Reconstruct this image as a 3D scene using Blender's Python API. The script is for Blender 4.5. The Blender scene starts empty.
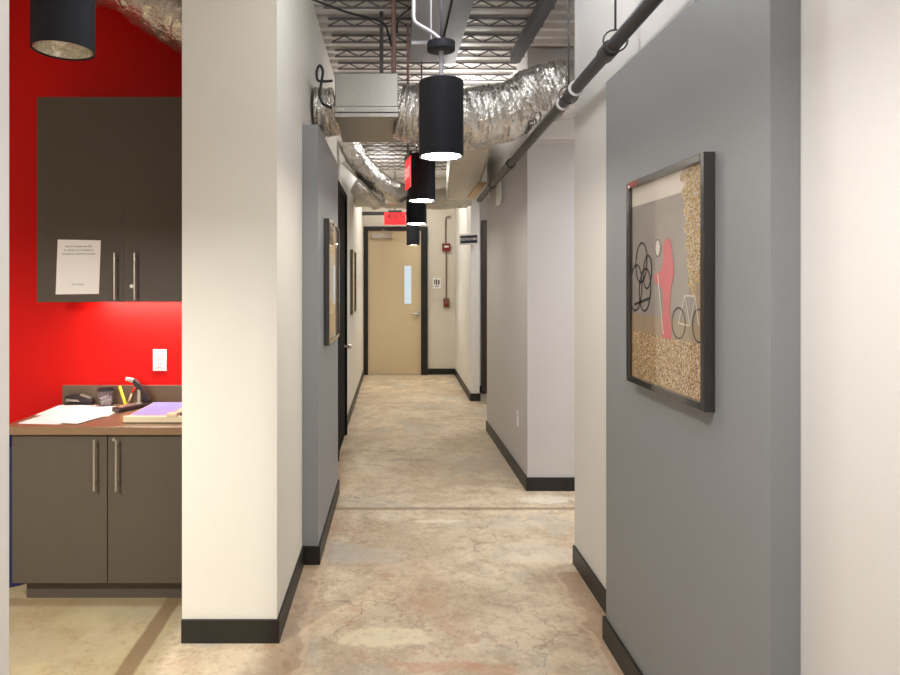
import bpy, bmesh, math, random
from mathutils import Vector, Matrix, noise
random.seed(7)
SC = bpy.context.scene
COL = SC.collection
PI = math.pi
EYE = 1.565          # camera height
DECK = 3.32          # underside of the ceiling deck

# ------------------------------------------------------------------ materials
def s2l(c):
    return tuple(((v/255)/12.92 if v/255 <= .04045 else (((v/255)+.055)/1.055)**2.4) for v in c)

def mat(name, rgb, rough=.5, metal=0., noise_amt=0., nscale=8., bump=0., bscale=60., emit=None, estr=0., coat=0., alpha=1., trans=0., spec=.5):
    m = bpy.data.materials.new(name); m.use_nodes = True
    nt = m.node_tree; N = nt.nodes; L = nt.links
    b = N['Principled BSDF']
    c = s2l(rgb)
    b.inputs['Base Color'].default_value = (*c, 1)
    b.inputs['Roughness'].default_value = rough
    b.inputs['Metallic'].default_value = metal
    b.inputs['Coat Weight'].default_value = coat
    b.inputs['Coat Roughness'].default_value = .03; b.inputs['Coat IOR'].default_value = 1.9
    b.inputs['Alpha'].default_value = alpha
    b.inputs['Transmission Weight'].default_value = trans
    b.inputs['Specular IOR Level'].default_value = spec
    tc = N.new('ShaderNodeTexCoord')
    nz = N.new('ShaderNodeTexNoise'); nz.inputs['Scale'].default_value = nscale; nz.inputs['Detail'].default_value = 5
    L.new(tc.outputs['Object'], nz.inputs['Vector'])
    mx = N.new('ShaderNodeMix'); mx.data_type = 'RGBA'
    k = max(noise_amt, .02)
    mx.inputs[6].default_value = (*[max(0, v*(1-k)) for v in c], 1)
    mx.inputs[7].default_value = (*[min(1, v*(1+k)) for v in c], 1)
    L.new(nz.outputs['Fac'], mx.inputs[0]); L.new(mx.outputs[2], b.inputs['Base Color'])
    if bump:
        n2 = N.new('ShaderNodeTexNoise'); n2.inputs['Scale'].default_value = bscale; n2.inputs['Detail'].default_value = 4
        L.new(tc.outputs['Object'], n2.inputs['Vector'])
        bp = N.new('ShaderNodeBump'); bp.inputs['Strength'].default_value = bump; bp.inputs['Distance'].default_value = .02
        L.new(n2.outputs['Fac'], bp.inputs['Height']); L.new(bp.outputs['Normal'], b.inputs['Normal'])
    if emit:
        b.inputs['Emission Color'].default_value = (*s2l(emit), 1)
        b.inputs['Emission Strength'].default_value = estr
    return m

M = {}
M['white'] = mat('white_paint', (224, 222, 219), .6, noise_amt=.015, nscale=3, bump=.04, bscale=220)
M['warm'] = mat('warm_white_paint', (224, 221, 213), .6, noise_amt=.015, nscale=3, bump=.04, bscale=220)
M['pale_gray'] = mat('pale_gray_paint', (198, 195, 195), .6, noise_amt=.02, nscale=3, bump=.04, bscale=220)
M['gray'] = mat('gray_panel_paint', (137, 140, 143), .5, noise_amt=.03, nscale=4, bump=.05, bscale=180)
M['red'] = mat('red_paint', (214, 12, 7), .6, spec=.25, noise_amt=.03, nscale=3, bump=.03, bscale=200)
M['base'] = mat('black_vinyl', (25, 24, 21), .45, noise_amt=.1, nscale=20)
M['black'] = mat('black_paint', (16, 16, 17), .4, noise_amt=.05)
M['blackdoor'] = mat('black_door_paint', (8, 8, 9), .8, noise_amt=.05, spec=.15)
M['lamp'] = mat('lamp_black', (32, 33, 39), .65, noise_amt=.05, spec=.2)
M['frameblk'] = mat('black_frame_lacquer', (20, 19, 19), .3, coat=1, noise_amt=.05)
M['darksteel'] = mat('dark_painted_steel', (92, 92, 98), .5, .3, noise_amt=.12, nscale=12)
M['pipe'] = mat('sprinkler_pipe_steel', (80, 80, 84), .42, .5, noise_amt=.15, nscale=14)
M['steel'] = mat('brushed_steel', (196, 190, 182), .3, .9, noise_amt=.04)
M['galv'] = mat('galvanised_sheet', (160, 158, 152), .42, .75, noise_amt=.1, nscale=25)
M['foil'] = mat('aluminium_foil', (214, 211, 206), .22, .9, noise_amt=.1, nscale=9, bump=.7, bscale=34)
M['wrap'] = mat('foil_faced_insulation', (206, 199, 183), .45, .15, noise_amt=.1, nscale=7, bump=.45, bscale=18)
M['tape'] = mat('tan_tape', (212, 178, 136), .5, noise_amt=.08)
M['raceway'] = mat('pale_gray_enamel', (150, 150, 158), .5)
M['deck'] = mat('galvanised_deck', (226, 222, 218), .5, .1, noise_amt=.18, nscale=16)
M['joist'] = mat('joist_steel', (112, 108, 110), .5, .1, noise_amt=.12)
M['rust'] = mat('primer_pipe', (140, 112, 104), .55, .2, noise_amt=.12)
M['cable'] = mat('black_cable', (26, 26, 28), .5)
M['pvc'] = mat('white_pipe', (216, 212, 202), .45, noise_amt=.04)
M['laminate'] = mat('brown_gray_laminate', (78, 69, 60), .5, noise_amt=.05, nscale=40)
M['counter'] = mat('brown_worktop', (126, 100, 76), .28, noise_amt=.08, nscale=60)
M['splash'] = mat('backsplash_laminate', (108, 92, 76), .35, noise_amt=.06, nscale=60)
M['plastic'] = mat('white_plastic', (238, 236, 236), .35)
M['paper'] = mat('white_paper', (240, 238, 238), .7)
M['ink'] = mat('gray_ink', (72, 68, 68), .7)
M['navy'] = mat('navy_plastic', (30, 30, 84), .4)
M['dark'] = mat('dark_plastic', (44, 38, 42), .35)
M['smoke'] = mat('smoked_clear_plastic', (120, 112, 118), .1, alpha=.35)
M['yellow'] = mat('yellow_plastic', (236, 208, 60), .35)
M['redplastic'] = mat('red_plastic', (196, 32, 28), .35)
M['lavender'] = mat('lavender_grid_board', (120, 132, 212), .4)
M['beige'] = mat('beige_plastic', (222, 208, 176), .4)
M['doorleaf'] = mat('beige_door_paint', (203, 185, 152), .45, noise_amt=.03, nscale=4)
M['brown'] = mat('dark_brown_wood', (66, 52, 42), .45, noise_amt=.15, nscale=10)
M['pane'] = mat('lit_window_glass', (180, 196, 210), .1, emit=(196, 214, 232), estr=.4)
M['glow'] = mat('lamp_diffuser', (255, 250, 240), .4, emit=(255, 246, 232), estr=78)
M['glow2'] = mat('deep_lamp_diffuser', (255, 250, 240), .4, emit=(255, 244, 226), estr=320)
M['tube'] = mat('fluorescent_tube', (255, 255, 255), .4, emit=(244, 248, 255), estr=14)
M['under'] = mat('undercabinet_led', (255, 240, 230), .4, emit=(255, 236, 224), estr=48)
M['reflector'] = mat('silver_reflector', (232, 230, 214), .22, .75, bump=.5, bscale=40, noise_amt=.1)
M['exit'] = mat('lit_exit_red', (200, 20, 24), .3, emit=(255, 44, 50), estr=.62)
M['exitdim'] = mat('exit_letters_pale', (255, 170, 170), .3, emit=(255, 150, 150), estr=1.0)
M['exitdark'] = mat('exit_letters_dark', (110, 6, 10), .4)
M['exitmid'] = mat('exit_letters_red', (110, 0, 5), .4)
M['signblue'] = mat('dark_blue_sign', (34, 36, 66), .35)
M['alarm'] = mat('fire_red', (118, 26, 20), .35)
M['alarmdim'] = mat('faded_fire_red', (128, 78, 68), .4)
M['conduitred'] = mat('painted_conduit', (122, 104, 92), .45)
M['conduit'] = mat('silver_conduit', (160, 160, 166), .4, .3)

def brick_mat():
    m = mat('painted_block', (217, 211, 198), .55, noise_amt=.03, nscale=5)
    nt = m.node_tree; N = nt.nodes; L = nt.links
    tc = N.new('ShaderNodeTexCoord'); mp = N.new('ShaderNodeMapping')
    mp.inputs['Rotation'].default_value = (PI/2, 0, 0)
    br = N.new('ShaderNodeTexBrick'); br.inputs['Scale'].default_value = 5; br.inputs['Mortar Size'].default_value = .012
    br.inputs['Color1'].default_value = (1, 1, 1, 1); br.inputs['Color2'].default_value = (.9, .9, .9, 1); br.inputs['Mortar'].default_value = (0, 0, 0, 1)
    L.new(tc.outputs['Object'], mp.inputs['Vector']); L.new(mp.outputs['Vector'], br.inputs['Vector'])
    bp = N.new('ShaderNodeBump'); bp.inputs['Strength'].default_value = .6; bp.inputs['Distance'].default_value = .012
    L.new(br.outputs['Color'], bp.inputs['Height']); L.new(bp.outputs['Normal'], N['Principled BSDF'].inputs['Normal'])
    return m
M['block'] = brick_mat()

def floor_mat():
    m = bpy.data.materials.new('worn_concrete'); m.use_nodes = True
    nt = m.node_tree; N = nt.nodes; L = nt.links
    b = N['Principled BSDF']
    tc = N.new('ShaderNodeTexCoord'); P = tc.outputs['Object']
    def nz(scale, detail=6, rough=.6, off=0., dist=0., vec=None):
        mp = N.new('ShaderNodeMapping'); mp.inputs['Location'].default_value = (off, off*.7, off*.3)
        L.new(vec or P, mp.inputs['Vector'])
        n = N.new('ShaderNodeTexNoise'); n.inputs['Scale'].default_value = scale; n.inputs['Detail'].default_value = detail
        n.inputs['Roughness'].default_value = rough; n.inputs['Distortion'].default_value = dist
        L.new(mp.outputs['Vector'], n.inputs['Vector']); return n.outputs['Fac']
    def ramp(fac, a, c, va=0., vc=1.):
        r = N.new('ShaderNodeMapRange'); r.interpolation_type = 'SMOOTHSTEP'
        r.inputs['From Min'].default_value = a; r.inputs['From Max'].default_value = c
        r.inputs['To Min'].default_value = va; r.inputs['To Max'].default_value = vc
        L.new(fac, r.inputs['Value']); return r.outputs['Result']
    def math_(op, a, c=None):
        q = N.new('ShaderNodeMath'); q.operation = op
        for i, v in enumerate((a, c)):
            if v is None: continue
            if isinstance(v, (int, float)): q.inputs[i].default_value = v
            else: L.new(v, q.inputs[i])
        return q.outputs[0]
    def mix(fac, a, c):
        q = N.new('ShaderNodeMix'); q.data_type = 'RGBA'
        if isinstance(fac, (int, float)): q.inputs[0].default_value = fac
        else: L.new(fac, q.inputs[0])
        for i, v in ((6, a), (7, c)):
            if isinstance(v, tuple): q.inputs[i].default_value = (*s2l(v), 1)
            else: L.new(v, q.inputs[i])
        return q.outputs[2]
    sep = N.new('ShaderNodeSeparateXYZ'); L.new(P, sep.inputs[0]); X, Y = sep.outputs[0], sep.outputs[1]
    wob = math_('MULTIPLY', math_('SUBTRACT', nz(5, 5, .6, 3.3), .5), .22)
    wob2 = math_('MULTIPLY', math_('SUBTRACT', nz(6, 5, .6, 9.3), .5), .22)
    c = mix(ramp(nz(1.3, 8, .65, 1.1), .35, .68), (190, 171, 145), (227, 212, 187))
    c = mix(ramp(nz(9, 8, .75, 4.2), .42, .68, 0, .62), c, (158, 136, 110))
    # pinkish brown worn spots
    pk = math_('MULTIPLY', ramp(nz(4.2, 5, .62, 7.7), .575, .61), ramp(nz(1.1, 3, .5, 2.2), .42, .56))
    c = mix(math_('MULTIPLY', pk, .45), c, (184, 144, 116))
    c = mix(ramp(nz(3.1, 9, .72, 31.), .5, .66, 0, .45), c, (226, 214, 190))
    c = mix(ramp(nz(15, 6, .7, 17.), .58, .68, 0, .5), c, (150, 120, 94))
    # grey trowelled areas
    gy = math_('MULTIPLY', ramp(nz(1.7, 4, .55, 12.4), .56, .62), .55)
    c = mix(gy, c, (184, 178, 166))
    # fine pitting
    c = mix(ramp(nz(46, 4, .7, 5.5), .57, .68, 0, .5), c, (132, 108, 86))
    c = mix(ramp(nz(28, 5, .75, 61.), .56, .68, 0, .4), c, (228, 216, 192))
    c = mix(math_('MULTIPLY', ramp(nz(7.5, 6, .7, 71.), .56, .62, 0, .5), ramp(nz(1.4, 3, .5, 33.), .45, .6)), c, (160, 124, 100))
    # patches of filler : (x, y, rx, ry, strength, colour)
    for (px, py, rx, ry, st, cc) in ((.0, 2.86, .21, .085, .8, (232, 221, 190)), (1.14, 4.66, .2, .1, .75, (232, 226, 212)), (.32, 4.25, .2, .03, .8, (228, 220, 202)),
                                     (.02, 4.3, .08, .06, .5, (222, 212, 196)), (.78, 4.2, .22, .09, .4, (210, 202, 190)), (-.2, 3.72, .3, .12, .35, (190, 184, 174)),
                                     (.18, 5.7, .22, .05, .6, (146, 134, 116)), (.05, 5.8, .08, .08, .5, (216, 204, 182)), (.2, 2.63, .22, .04, .55, (196, 146, 114)), (.45, 2.62, .1, .05, .5, (190, 138, 108)),
                                     (.22, 3.2, .09, .1, .35, (188, 144, 118)), (.85, 3.75, .3, .12, .35, (206, 200, 190))):
        dx = math_('DIVIDE', math_('ADD', math_('SUBTRACT', X, px), wob), rx)
        dy = math_('DIVIDE', math_('ADD', math_('SUBTRACT', Y, py), wob2), ry)
        d = math_('ADD', math_('MULTIPLY', dx, dx), math_('MULTIPLY', dy, dy))
        c = mix(math_('MULTIPLY', ramp(d, .6, 1.3, st, 0), ramp(nz(11, 5, .7, 40), .3, .5, .55, 1)), c, cc)
    # stained edges along the walls
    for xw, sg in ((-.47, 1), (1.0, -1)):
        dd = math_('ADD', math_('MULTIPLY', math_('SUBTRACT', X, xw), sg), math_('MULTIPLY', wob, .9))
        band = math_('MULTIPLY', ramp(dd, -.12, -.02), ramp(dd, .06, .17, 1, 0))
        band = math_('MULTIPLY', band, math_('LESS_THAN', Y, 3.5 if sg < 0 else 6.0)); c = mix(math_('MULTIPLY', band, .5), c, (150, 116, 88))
        ln = math_('ABSOLUTE', math_('SUBTRACT', dd, .1))
        c = mix(math_('MULTIPLY', ramp(ln, .006, .02, .4, 0), math_('LESS_THAN', Y, 3.5 if sg < 0 else 4.4)), c, (222, 200, 172))
    kf = math_('MULTIPLY', ramp(math_('ADD', X, math_('MULTIPLY', wob, .3)), -1.0, -.9, .6, 0), 1.0)
    c = mix(kf, c, (150, 136, 96))
    c = mix(math_('MULTIPLY', ramp(nz(2.6, 7, .7, 50), .5, .62, 0, .5), ramp(X, -1.0, -.9, 1, 0)), c, (184, 170, 128))
    # cracks
    vv = N.new('ShaderNodeVectorMath'); vv.operation = 'ADD'; L.new(P, vv.inputs[0])
    nv = N.new('ShaderNodeTexNoise'); nv.inputs['Scale'].default_value = 2.5; nv.inputs['Detail'].default_value = 6; L.new(P, nv.inputs['Vector'])
    sc = N.new('ShaderNodeVectorMath'); sc.operation = 'SCALE'; sc.inputs['Scale'].default_value = .8
    L.new(nv.outputs['Color'], sc.inputs[0]); L.new(sc.outputs[0], vv.inputs[1])
    vo = N.new('ShaderNodeTexVoronoi'); vo.feature = 'DISTANCE_TO_EDGE'; vo.inputs['Scale'].default_value = .85; L.new(vv.outputs[0], vo.inputs['Vector'])
    cr = math_('MULTIPLY', ramp(vo.outputs['Distance'], .002, .007, 1, 0), ramp(nz(1.6, 3, .5, 20), .46, .6))
    c = mix(math_('MULTIPLY', cr, .4), c, (112, 92, 74))
    # saw joints: across the corridor, and the filled strip where the kitchen begins
    jy = math_('ABSOLUTE', math_('ADD', math_('SUBTRACT', Y, 4.475), math_('MULTIPLY', wob, .12)))
    c = mix(math_('MULTIPLY', ramp(jy, .018, .034, 1, 0), .75), c, (142, 116, 96))
    jy2 = math_('ABSOLUTE', math_('SUBTRACT', Y, 8.35))
    c = mix(math_('MULTIPLY', ramp(jy2, .01, .03, 1, 0), .4), c, (150, 132, 108))
    jx = math_('ABSOLUTE', math_('ADD', math_('ADD', X, 1.055), math_('MULTIPLY', wob, .1)))
    mask = math_('MULTIPLY', math_('LESS_THAN', Y, 3.25), .8)
    c = mix(math_('MULTIPLY', ramp(jx, .03, .045, 1, 0), mask), c, (122, 98, 72))
    jk = math_('ABSOLUTE', math_('ADD', math_('SUBTRACT', Y, 3.17), math_('MULTIPLY', wob, .15)))
    c = mix(math_('MULTIPLY', ramp(jk, .02, .06, .6, 0), math_('LESS_THAN', X, -.9)), c, (128, 104, 72))
    L.new(c, b.inputs['Base Color'])
    L.new(ramp(nz(3, 5, .6, 8), .3, .7, .36, .56), b.inputs['Roughness'])
    bp = N.new('ShaderNodeBump'); bp.inputs['Strength'].default_value = .18; bp.inputs['Distance'].default_value = .01
    L.new(nz(22, 6, .65, 2), bp.inputs['Height']); L.new(bp.outputs['Normal'], b.inputs['Normal'])
    return m
M['floor'] = floor_mat()

def leaf_mat(name, c1, c2, c3, scale):
    m = bpy.data.materials.new(name); m.use_nodes = True
    nt = m.node_tree; N = nt.nodes; L = nt.links; b = N['Principled BSDF']
    tc = N.new('ShaderNodeTexCoord')
    vo = N.new('ShaderNodeTexVoronoi'); vo.inputs['Scale'].default_value = scale; L.new(tc.outputs['Object'], vo.inputs['Vector'])
    r = N.new('ShaderNodeValToRGB'); e = r.color_ramp.elements
    e[0].color = (*s2l(c1), 1); e[1].color = (*s2l(c3), 1); e[0].position = .2; e[1].position = .8
    k = e.new(.5); k.color = (*s2l(c2), 1)
    sp = N.new('ShaderNodeSeparateColor'); L.new(vo.outputs['Color'], sp.inputs[0]); L.new(sp.outputs[0], r.inputs[0])
    L.new(r.outputs[0], b.inputs['Base Color'])
    b.inputs['Roughness'].default_value = .5; b.inputs['Coat Weight'].default_value = 1; b.inputs['Coat Roughness'].default_value = .02; b.inputs['Coat IOR'].default_value = 1.9
    return m
M['leaves'] = leaf_mat('fallen_leaves_print', (124, 94, 58), (178, 142, 94), (218, 194, 158), 230)
M['tree'] = leaf_mat('autumn_tree_print', (134, 108, 58), (190, 152, 72), (198, 186, 164), 210)
M['p_wall'] = mat('photo_gray_wall', (150, 141, 134), .5, noise_amt=.12, nscale=6, coat=1)  # wall, figure and leaf colours paled for the reflection over the glass
M['p_path'] = mat('photo_tan_ground', (158, 138, 112), .5, noise_amt=.15, nscale=14, coat=1)
M['p_red'] = mat('photo_red_figure', (204, 92, 98), .5, noise_amt=.2, nscale=14, coat=1)
M['p_ink'] = mat('photo_black_line', (34, 30, 32), .5, coat=1)
M['p_pale'] = mat('photo_pale', (214, 204, 192), .5, noise_amt=.08, coat=1)
M['p_tan'] = mat('photo_tan', (186, 164, 130), .5, noise_amt=.2, nscale=7, coat=1)
M['p_reflect'] = mat('pale_blue_reflection', (184, 200, 206), .5, noise_amt=.05, coat=1)

# ------------------------------------------------------------------ mesh building
class MB:
    def __init__(s): s.bm = bmesh.new(); s.mi = 0
    def face(s, vs, sm=False):
        try:
            f = s.bm.faces.new(vs); f.material_index = s.mi; f.smooth = sm; return f
        except ValueError: return None
    def box(s, x0, x1, y0, y1, z0, z1, bev=0., rot=0., piv=None, seg=2):
        V = [s.bm.verts.new((x, y, z)) for x in (x0, x1) for y in (y0, y1) for z in (z0, z1)]
        q = [(0,1,3,2),(4,6,7,5),(0,4,5,1),(2,3,7,6),(0,2,6,4),(1,5,7,3)]
        F = [s.face([V[i] for i in f]) for f in q]
        if rot:
            c = Vector(piv or ((x0+x1)/2, (y0+y1)/2, 0))
            bmesh.ops.rotate(s.bm, verts=V, cent=c, matrix=Matrix.Rotation(rot, 3, 'Z'))
        if bev:
            E = list({e for f in F for e in f.edges})
            r = bmesh.ops.bevel(s.bm, geom=E, offset=bev, segments=seg, affect='EDGES', profile=.5)
            for f in r['faces']: f.material_index = s.mi
        return s
    def obox(s, c, ax, ay, az, hx, hy, hz, bev=0.):
        c = Vector(c); ax, ay, az = Vector(ax).normalized(), Vector(ay).normalized(), Vector(az).normalized()
        V = [s.bm.verts.new(c+ax*i*hx+ay*j*hy+az*k*hz) for i in (-1,1) for j in (-1,1) for k in (-1,1)]
        q = [(0,1,3,2),(4,6,7,5),(0,4,5,1),(2,3,7,6),(0,2,6,4),(1,5,7,3)]
        F = [s.face([V[i] for i in f]) for f in q]
        if bev:
            E = list({e for f in F for e in f.edges})
            r = bmesh.ops.bevel(s.bm, geom=E, offset=bev, segments=2, affect='EDGES', profile=.5)
            for f in r['faces']: f.material_index = s.mi
        return s
    def prism(s, poly, z0, z1):
        a = [s.bm.verts.new((x, y, z0)) for x, y in poly]; b = [s.bm.verts.new((x, y, z1)) for x, y in poly]
        s.face(a[::-1]); s.face(b); n = len(poly)
        for i in range(n): s.face([a[i], a[(i+1)%n], b[(i+1)%n], b[i]])
        return s
    def prism_axis(s, pts0, pts1):
        a = [s.bm.verts.new(p) for p in pts0]; b = [s.bm.verts.new(p) for p in pts1]
        s.face(a[::-1]); s.face(b); n = len(a)
        for i in range(n): s.face([a[i], a[(i+1)%n], b[(i+1)%n], b[i]])
        return s
    def tube(s, pts, r, seg=12, cap=True, sub=0):
        pts = [Vector(p) for p in pts]
        if sub: pts = smooth(pts, sub)
        rr = r if isinstance(r, (list, tuple)) else [r]*len(pts)
        rings = []; up = None
        for i, p in enumerate(pts):
            t = (pts[min(i+1, len(pts)-1)]-pts[max(i-1, 0)]).normalized()
            if up is None:
                up = Vector((0,0,1)) if abs(t.z) < .9 else Vector((1,0,0))
            a = t.cross(up).normalized(); up = a.cross(t).normalized()
            rings.append([s.bm.verts.new(p+a*math.cos(2*PI*k/seg)*rr[i]+up*math.sin(2*PI*k/seg)*rr[i]) for k in range(seg)])
        for A, B in zip(rings, rings[1:]):
            for k in range(seg): s.face([A[k], A[(k+1)%seg], B[(k+1)%seg], B[k]], True)
        if cap: s.face(rings[0][::-1]); s.face(rings[-1])
        return s
    def lathe(s, prof, c=(0,0,0), seg=32, close=False):
        cx, cy, cz = c; rings = []
        for r, z in prof:
            rings.append([s.bm.verts.new((cx+r*math.cos(2*PI*k/seg), cy+r*math.sin(2*PI*k/seg), cz+z)) for k in range(seg)])
        prs = list(zip(rings, rings[1:]))
        if close: prs.append((rings[-1], rings[0]))
        for A, B in prs:
            for k in range(seg): s.face([A[k], A[(k+1)%seg], B[(k+1)%seg], B[k]], True)
        if not close: s.face(rings[0][::-1]); s.face(rings[-1])
        return s
    def build(s, name, m, parent=None, label=None, cat=None, group=None, kind=None, bevel=0., sharp=.6, world=False):
        bmesh.ops.recalc_face_normals(s.bm, faces=s.bm.faces)
        for e in s.bm.edges:
            if len(e.link_faces) == 2 and e.calc_face_angle(0) > sharp: e.smooth = False
        off = Vector((0,0,0))
        if parent is not None: off = WORLD[parent.name]
        elif not world:
            vs = [v.co for v in s.bm.verts]
            off = Vector(((min(v.x for v in vs)+max(v.x for v in vs))/2, (min(v.y for v in vs)+max(v.y for v in vs))/2, min(v.z for v in vs)))
        bmesh.ops.translate(s.bm, verts=s.bm.verts, vec=-off)
        me = bpy.data.meshes.new(name); s.bm.to_mesh(me); s.bm.free()
        for k in (m if isinstance(m, (list, tuple)) else [m]): me.materials.append(k)
        o = bpy.data.objects.new(name, me); COL.objects.link(o)
        if parent is not None: o.parent = parent; WORLD[o.name] = off
        else: o.location = off; WORLD[o.name] = off
        if parent is not None: WORLD[o.name] = off
        tag(o, label, cat, group, kind)
        if bevel:
            b = o.modifiers.new('bevel', 'BEVEL'); b.width = bevel; b.segments = 2; b.limit_method = 'ANGLE'
        return o
WORLD = {}
def smooth(pts, n):
    out = []
    for i in range(len(pts)-1):
        p0 = pts[max(i-1,0)]; p1 = pts[i]; p2 = pts[i+1]; p3 = pts[min(i+2, len(pts)-1)]
        for k in range(n):
            t = k/n
            out.append(.5*((2*p1)+(p2-p0)*t+(2*p0-5*p1+4*p2-p3)*t*t+(3*p1-p0-3*p2+p3)*t**3))
    out.append(pts[-1]); return out
def tag(o, label=None, cat=None, group=None, kind=None):
    if label: o['label'] = label
    if cat: o['category'] = cat
    if group: o['group'] = group
    if kind: o['kind'] = kind
def thing(name, label, cat, loc, group=None, kind=None):
    o = bpy.data.objects.new(name, None); COL.objects.link(o); o.location = loc; o.empty_display_size = .05
    WORLD[o.name] = Vector(loc); tag(o, label, cat, group, kind); return o
def copy_tree(o, loc, label=None):
    r = o.copy(); COL.objects.link(r); r.location = loc
    if label: r['label'] = label
    for ch in o.children:
        c = ch.copy(); COL.objects.link(c); c.parent = r
        for g in ch.children:
            d = g.copy(); COL.objects.link(d); d.parent = c
    return r
def text_obj(name, body, size, loc, rot, m, parent, depth=.001, align='CENTER', bold=0.):
    cu = bpy.data.curves.new(name, 'FONT'); cu.body = body; cu.size = size; cu.extrude = depth; cu.offset = bold
    cu.space_line = 1.45 if '\n' in body else 1; cu.align_x = align; cu.align_y = 'CENTER'; cu.resolution_u = 3
    t = bpy.data.objects.new(name+'_src', cu); COL.objects.link(t)
    bpy.context.view_layer.update()
    me = bpy.data.meshes.new_from_object(t.evaluated_get(bpy.context.evaluated_depsgraph_get()))
    bpy.data.objects.remove(t); bpy.data.curves.remove(cu)
    R = Matrix.Translation(Vector(loc)-WORLD[parent.name]) @ rot.to_4x4()
    me.transform(R); me.materials.clear(); me.materials.append(m); me.name = name
    o = bpy.data.objects.new(name, me); COL.objects.link(o); o.parent = parent; WORLD[o.name] = WORLD[parent.name]
    return o
# orientation of lettering: columns are (text right, text up, out of the face)
def face_rot(right, up=(0,0,1)):
    r = Vector(right).normalized(); u = Vector(up).normalized(); n = r.cross(u)
    return Matrix((r, u, n)).transposed()

def foil(path, rx, rz, nexp, m, amp=.02, freq=7., seed=0, seg=40, sub=14, hor=True):
    """crumpled foil sleeve swept along a path with a rounded box section"""
    mb = MB(); pts = smooth([Vector(p) for p in path], sub); rings = []
    L = len(pts)
    for i, p in enumerate(pts):
        t = (pts[min(i+1, L-1)]-pts[max(i-1, 0)]).normalized()
        a = t.cross(Vector((0,0,1))).normalized(); u = a.cross(t).normalized()
        f = i/(L-1)*(len(rx)-1) if isinstance(rx, list) else 0
        def pick(v):
            if not isinstance(v, list): return v
            k = min(int(f), len(v)-2); return v[k]+(v[k+1]-v[k])*(f-k)
        ra, rb = pick(rx), pick(rz); ring = []
        for k in range(seg):
            th = 2*PI*k/seg; c, s_ = math.cos(th), math.sin(th)
            d = (abs(c)**nexp+abs(s_)**nexp)**(-1/nexp)
            q = p+a*c*d*ra+u*s_*d*rb
            n1 = noise.noise(Vector((q.x*freq+seed, q.y*freq*.8, q.z*freq*.6)))
            n2 = noise.noise(Vector((q.x*freq*3.1+seed, q.y*freq*2.2+5, q.z*freq*1.6)))
            rid = 1-abs(noise.noise(Vector((q.x*freq*1.7+seed+9, q.y*freq*1.1, q.z*freq*.8))))*2
            r2 = 1-abs(noise.noise(Vector((i*.9+seed, th*1.3, 4.2))))*2.4
            dis = amp*(n1*.8+n2*.35+rid*.35+r2*.5)
            ring.append(mb.bm.verts.new(q+(a*c+u*s_)*dis))
        rings.append(ring)
    for A, B in zip(rings, rings[1:]):
        for k in range(seg): mb.face([A[k], A[(k+1)%seg], B[(k+1)%seg], B[k]], True)
    mb.face(rings[0][::-1]); mb.face(rings[-1])
    return mb

# ------------------------------------------------------------------ the setting
def lx(y): return -.4826 + (y-2.817)/(10.96-2.817)*.07      # face of the left corridor wall
MB().box(-5, 4.2, -3.2, 11.2, -.1, 0).build('floor', M['floor'], kind='structure', world=True)
# ceiling deck: ribs running across the corridor
mb = MB(); prof = []; y = -3.2
while y < 11.2:
    prof += [(y, DECK), (y+.05, DECK), (y+.065, DECK+.04), (y+.13, DECK+.04)]; y += .145
prof.append((11.2, DECK)); prof += [(11.2, DECK+.07), (-3.2, DECK+.07)]
mb.prism_axis([(-5, a, b) for a, b in prof], [(4.2, a, b) for a, b in prof])
mb.build('ceiling', M['deck'], kind='structure', world=True)

def wall(name, poly, m, z0=0., z1=DECK): return MB().prism(poly, z0, z1).build(name, m, kind='structure', world=True)
wall('wall_left', [(-.8955,2.817),(-.4826,2.817),(lx(10.96),10.96),(-.62,10.96),(-.62,3.9),(-.8955,3.9)], M['warm'])
wall('wall_left_near', [(-1.27,-3),(-1.07,-3),(-1.07,1.83),(-1.27,1.83)], M['white'])
wall('wall_kitchen', [(-5,3.72),(-.8955,3.72),(-.8955,3.9),(-5,3.9)], M['red'])
wall('wall_kitchen_left', [(-5.0,-3),(-4.9,-3),(-4.9,3.72),(-5.0,3.72)], M['white'])
wall('wall_back', [(-5,-3.2),(4.2,-3.2),(4.2,-3),(-5,-3)], M['white'])
wall('wall_right', [(1.0075,-3),(1.24,-3),(1.24,3.61),(1.04,3.61)], M['white'])
wall('wall_right_return', [(1.24,3.41),(4.0,3.41),(4.0,3.61),(1.24,3.61)], M['white'])
wall('wall_right_middle', [(1.046,4.86),(4.0,4.86),(4.0,5.06),(1.25,5.06),(1.25,6.65),(4.0,6.65),(4.0,6.85),(1.046,6.85)], M['pale_gray'])
wall('wall_right_side', [(4.0,3.41),(4.1,3.41),(4.1,9.4),(4.0,9.4)], M['white'])
wall('wall_right_far', [(1.09,8.52),(1.203,8.52),(1.26,10.96),(1.134,10.96)], M['white'])
wall('wall_alcove', [(1.216,9.13),(4.0,9.13),(4.0,9.3),(1.22,9.3)], M['white'])
wall('wall_end', [(-.62,10.96),(1.4,10.96),(1.4,11.16),(-.62,11.16)], M['block'])
MB().box(1.046, 4.0, 4.80, 4.86, 2.634, 2.775, .004).build('trim_1', M['white'], kind='structure', world=True)
MB().box(1.046, 4.0, 4.84, 4.86, 2.60, 2.634).build('trim_2', M['pale_gray'], kind='structure', world=True)

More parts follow.
